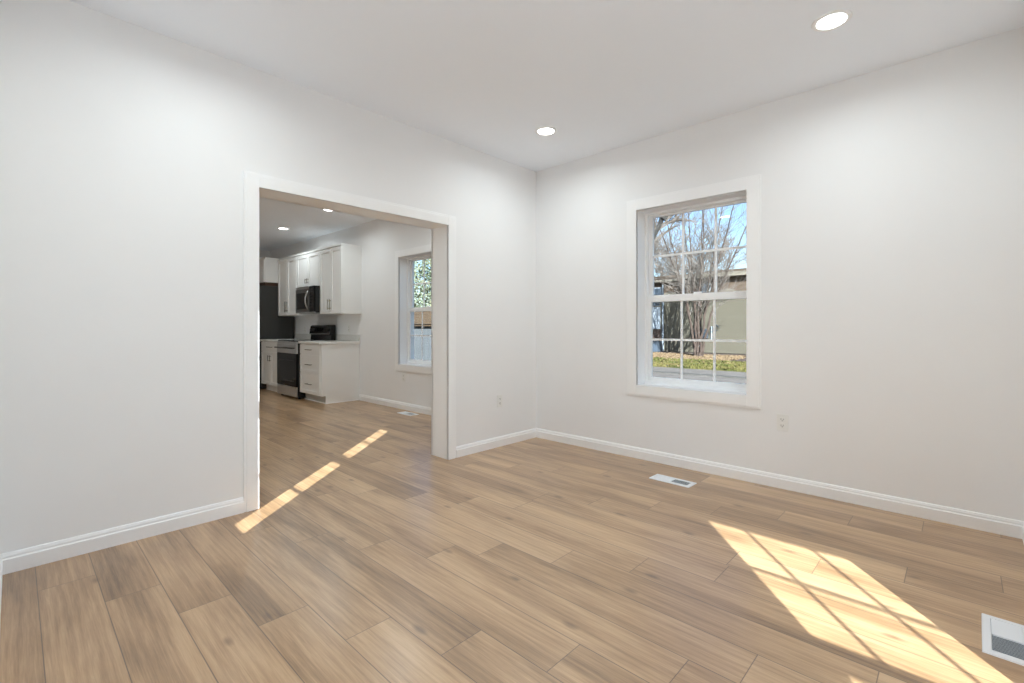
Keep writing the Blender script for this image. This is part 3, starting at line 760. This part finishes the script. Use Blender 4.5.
def stem_tree(name, label, base, stems, r, seed, m, twigs=7):
    """a tree whose main stems are given as lists of points"""
    rnd = random.Random(seed); t = thing(name, label, 'tree', base)
    bm = bmesh.new(); tw = bmesh.new()
    for st in stems:
        P = [Vector(p) for p in st]; pts = []; n = 14
        for k in range(n+1):
            u = k/n*(len(P)-1); i = min(int(u), len(P)-2); f = u-i
            p0 = P[max(i-1, 0)]; p1 = P[i]; p2 = P[i+1]; p3 = P[min(i+2, len(P)-1)]
            q = .5*((2*p1)+(p2-p0)*f+(2*p0-5*p1+4*p2-p3)*f*f+(3*p1-p0-3*p2+p3)*f**3)
            pts.append(q+Vector((rnd.uniform(-1, 1), rnd.uniform(-1, 1), 0))*.05)
        rad = [r*(1-.78*k/n) for k in range(n+1)]
        tube(bm, pts, rad, 7, cap=False)
        for k in range(6, n+1):
            for _ in range(1 if k < 7 else 3 if k < 11 else 2):
                d = (pts[k]-pts[k-1]).normalized(); o = d.orthogonal().normalized(); o2 = d.cross(o); a = rnd.uniform(0, 2*PI)
                dd = (d+(o*math.cos(a)+o2*math.sin(a))*rnd.uniform(.5, 1.1)).normalized()
                grow(bm, tw, rnd, pts[k], dd, rad[k]*.5, rnd.uniform(.7, 1.4), 3, 5, .9, 3)
    obj('trunk', bm, m, t); k = obj('twigs', tw, M_TWIG, t); k['kind'] = 'stuff'
    return t
bz = GZ-.03; cx0, cy0 = -6.65, 20.6
st = []
for j, (dx, dy) in enumerate(((-2.6, .5), (-1.75, -.7), (-1.1, .9), (-.45, -.5), (.05, .8), (.55, -.8), (1.2, .4), (2.0, -.5), (2.9, .5))):
    u = dx*.07
    st.append([(cx0+u, cy0+dy*.12, bz), (cx0+u*1.3, cy0+dy*.15, bz+.7), (cx0+dx*.28, cy0+dy*.35, 2.4), (cx0+dx*.66, cy0+dy*.5, 5.2), (cx0+dx*1.15, cy0+dy*.6, 8.6)])
stem_tree('crape_myrtle', 'bare many-stemmed tree growing on the grass in front of the olive wall', (cx0, cy0, bz), st, .075, 5, M_BARK)
stem_tree('bare_tree', 'bare grey tree with a thick leaning limb at the left of the window view', (-8.3, 14.3, bz),
          [[(-8.3, 14.3, bz), (-7.2, 14.2, 2.0), (-5.9, 14.1, 4.6), (-5.35, 14.0, 5.7), (-5.2, 14.0, 7.6)], [(-5.45, 14.0, 5.45), (-4.9, 14.3, 6.4), (-4.4, 14.6, 7.8)]], .20, 8, M_BARK2, 5)
MINR = .016
tree('bare_tree', 'tall bare tree rising behind the building, behind the many-stemmed one', 'tree', (-16.2, 39, GZ-.03), 4, .24, 4.0, 6, .75, 3, M_BARK2, 21, fan=.25)
tree('bare_tree', 'bare tree behind the cream eaves at the right of the window view', 'tree', (-6.4, 38, GZ-.03), 4, .22, 3.6, 6, .75, 3, M_BARK, 34, fan=.3)
tree('bare_tree', 'bare tree behind the left section of the building roof', 'tree', (-25.5, 39, GZ-.03), 4, .22, 3.6, 6, .75, 3, M_BARK2, 55, fan=.25)

# grey shed and evergreens beyond the kitchen window
t = thing('garden_shed', 'low pale blue-grey shed with a brown roof outside the kitchen window', 'shed', (-11, 6.5, GZ-.03))
bm = bmesh.new(); box(bm, -16, -6.6, 5.0, 9.0, GZ-.03, 1.19); obj('wall', bm, M_SIDE, t)
bm = bmesh.new()
for k in range(48): box(bm, -16+k*.2, -15.985+k*.2, 4.985, 5.0, GZ-.03, 1.19)
obj('battens', bm, M_SIDE, t)
obj('fascia', B((-16.1, -6.5, 4.88, 4.93, 1.17, 1.23)), M_SHING, t)
bm = bmesh.new(); n = 10
for k in range(n):
    y0 = 4.88+k*.225; z0 = 1.20+k*.062
    prism(bm, [(y0, z0), (y0, z0+.035), (y0+.25, z0+.075), (y0+.25, z0+.05)], 'x', -16.1, -6.5)
prism(bm, [(7.0, 1.19), (7.0, 1.80), (9.2, 1.19)], 'x', -16.1, -6.5)
obj('roof', bm, M_SHING, t)
def leafy(name, label, base, rx, ry, z0, z1, n, seed, group):
    rnd = random.Random(seed); t = thing(name, label, 'tree', base, group)
    bm = bmesh.new(); tube(bm, [base, (base[0]+.1, base[1], z0+.6), (base[0], base[1], z1-.4)], [.14, .11, .03], 7); obj('trunk', bm, M_BARK, t)
    for _ in range(0): pass
    bm = bmesh.new()
    for _ in range(n):
        while True:
            u = Vector((rnd.uniform(-1, 1), rnd.uniform(-1, 1), rnd.uniform(-1, 1)))
            if .25 < u.length < 1: break
        p = Vector((base[0]+u.x*rx, base[1]+u.y*ry, (z0+z1)/2+u.z*(z1-z0)/2)); s = rnd.uniform(.05, .11)
        a = Vector((rnd.uniform(-1, 1), rnd.uniform(-1, 1), rnd.uniform(-1, 1))).normalized(); b2 = a.orthogonal().normalized()
        v = [bm.verts.new(p-a*s), bm.verts.new(p+b2*s*.45), bm.verts.new(p+a*s), bm.verts.new(p-b2*s*.45)]; bm.faces.new(v)
    f = obj('foliage', bm, M_FOL, t); f['kind'] = 'stuff'
leafy('evergreen_tree', 'leafy evergreen seen in the left panes of the kitchen window', (-16.4, 11.2, GZ-.03), 1.7, 1.5, .5, 5.2, 5200, 3, None)
leafy('evergreen_tree', 'leafy evergreen seen in the right panes of the kitchen window', (-13.2, 11.4, GZ-.03), 1.6, 1.5, .5, 5.4, 5200, 9, None)
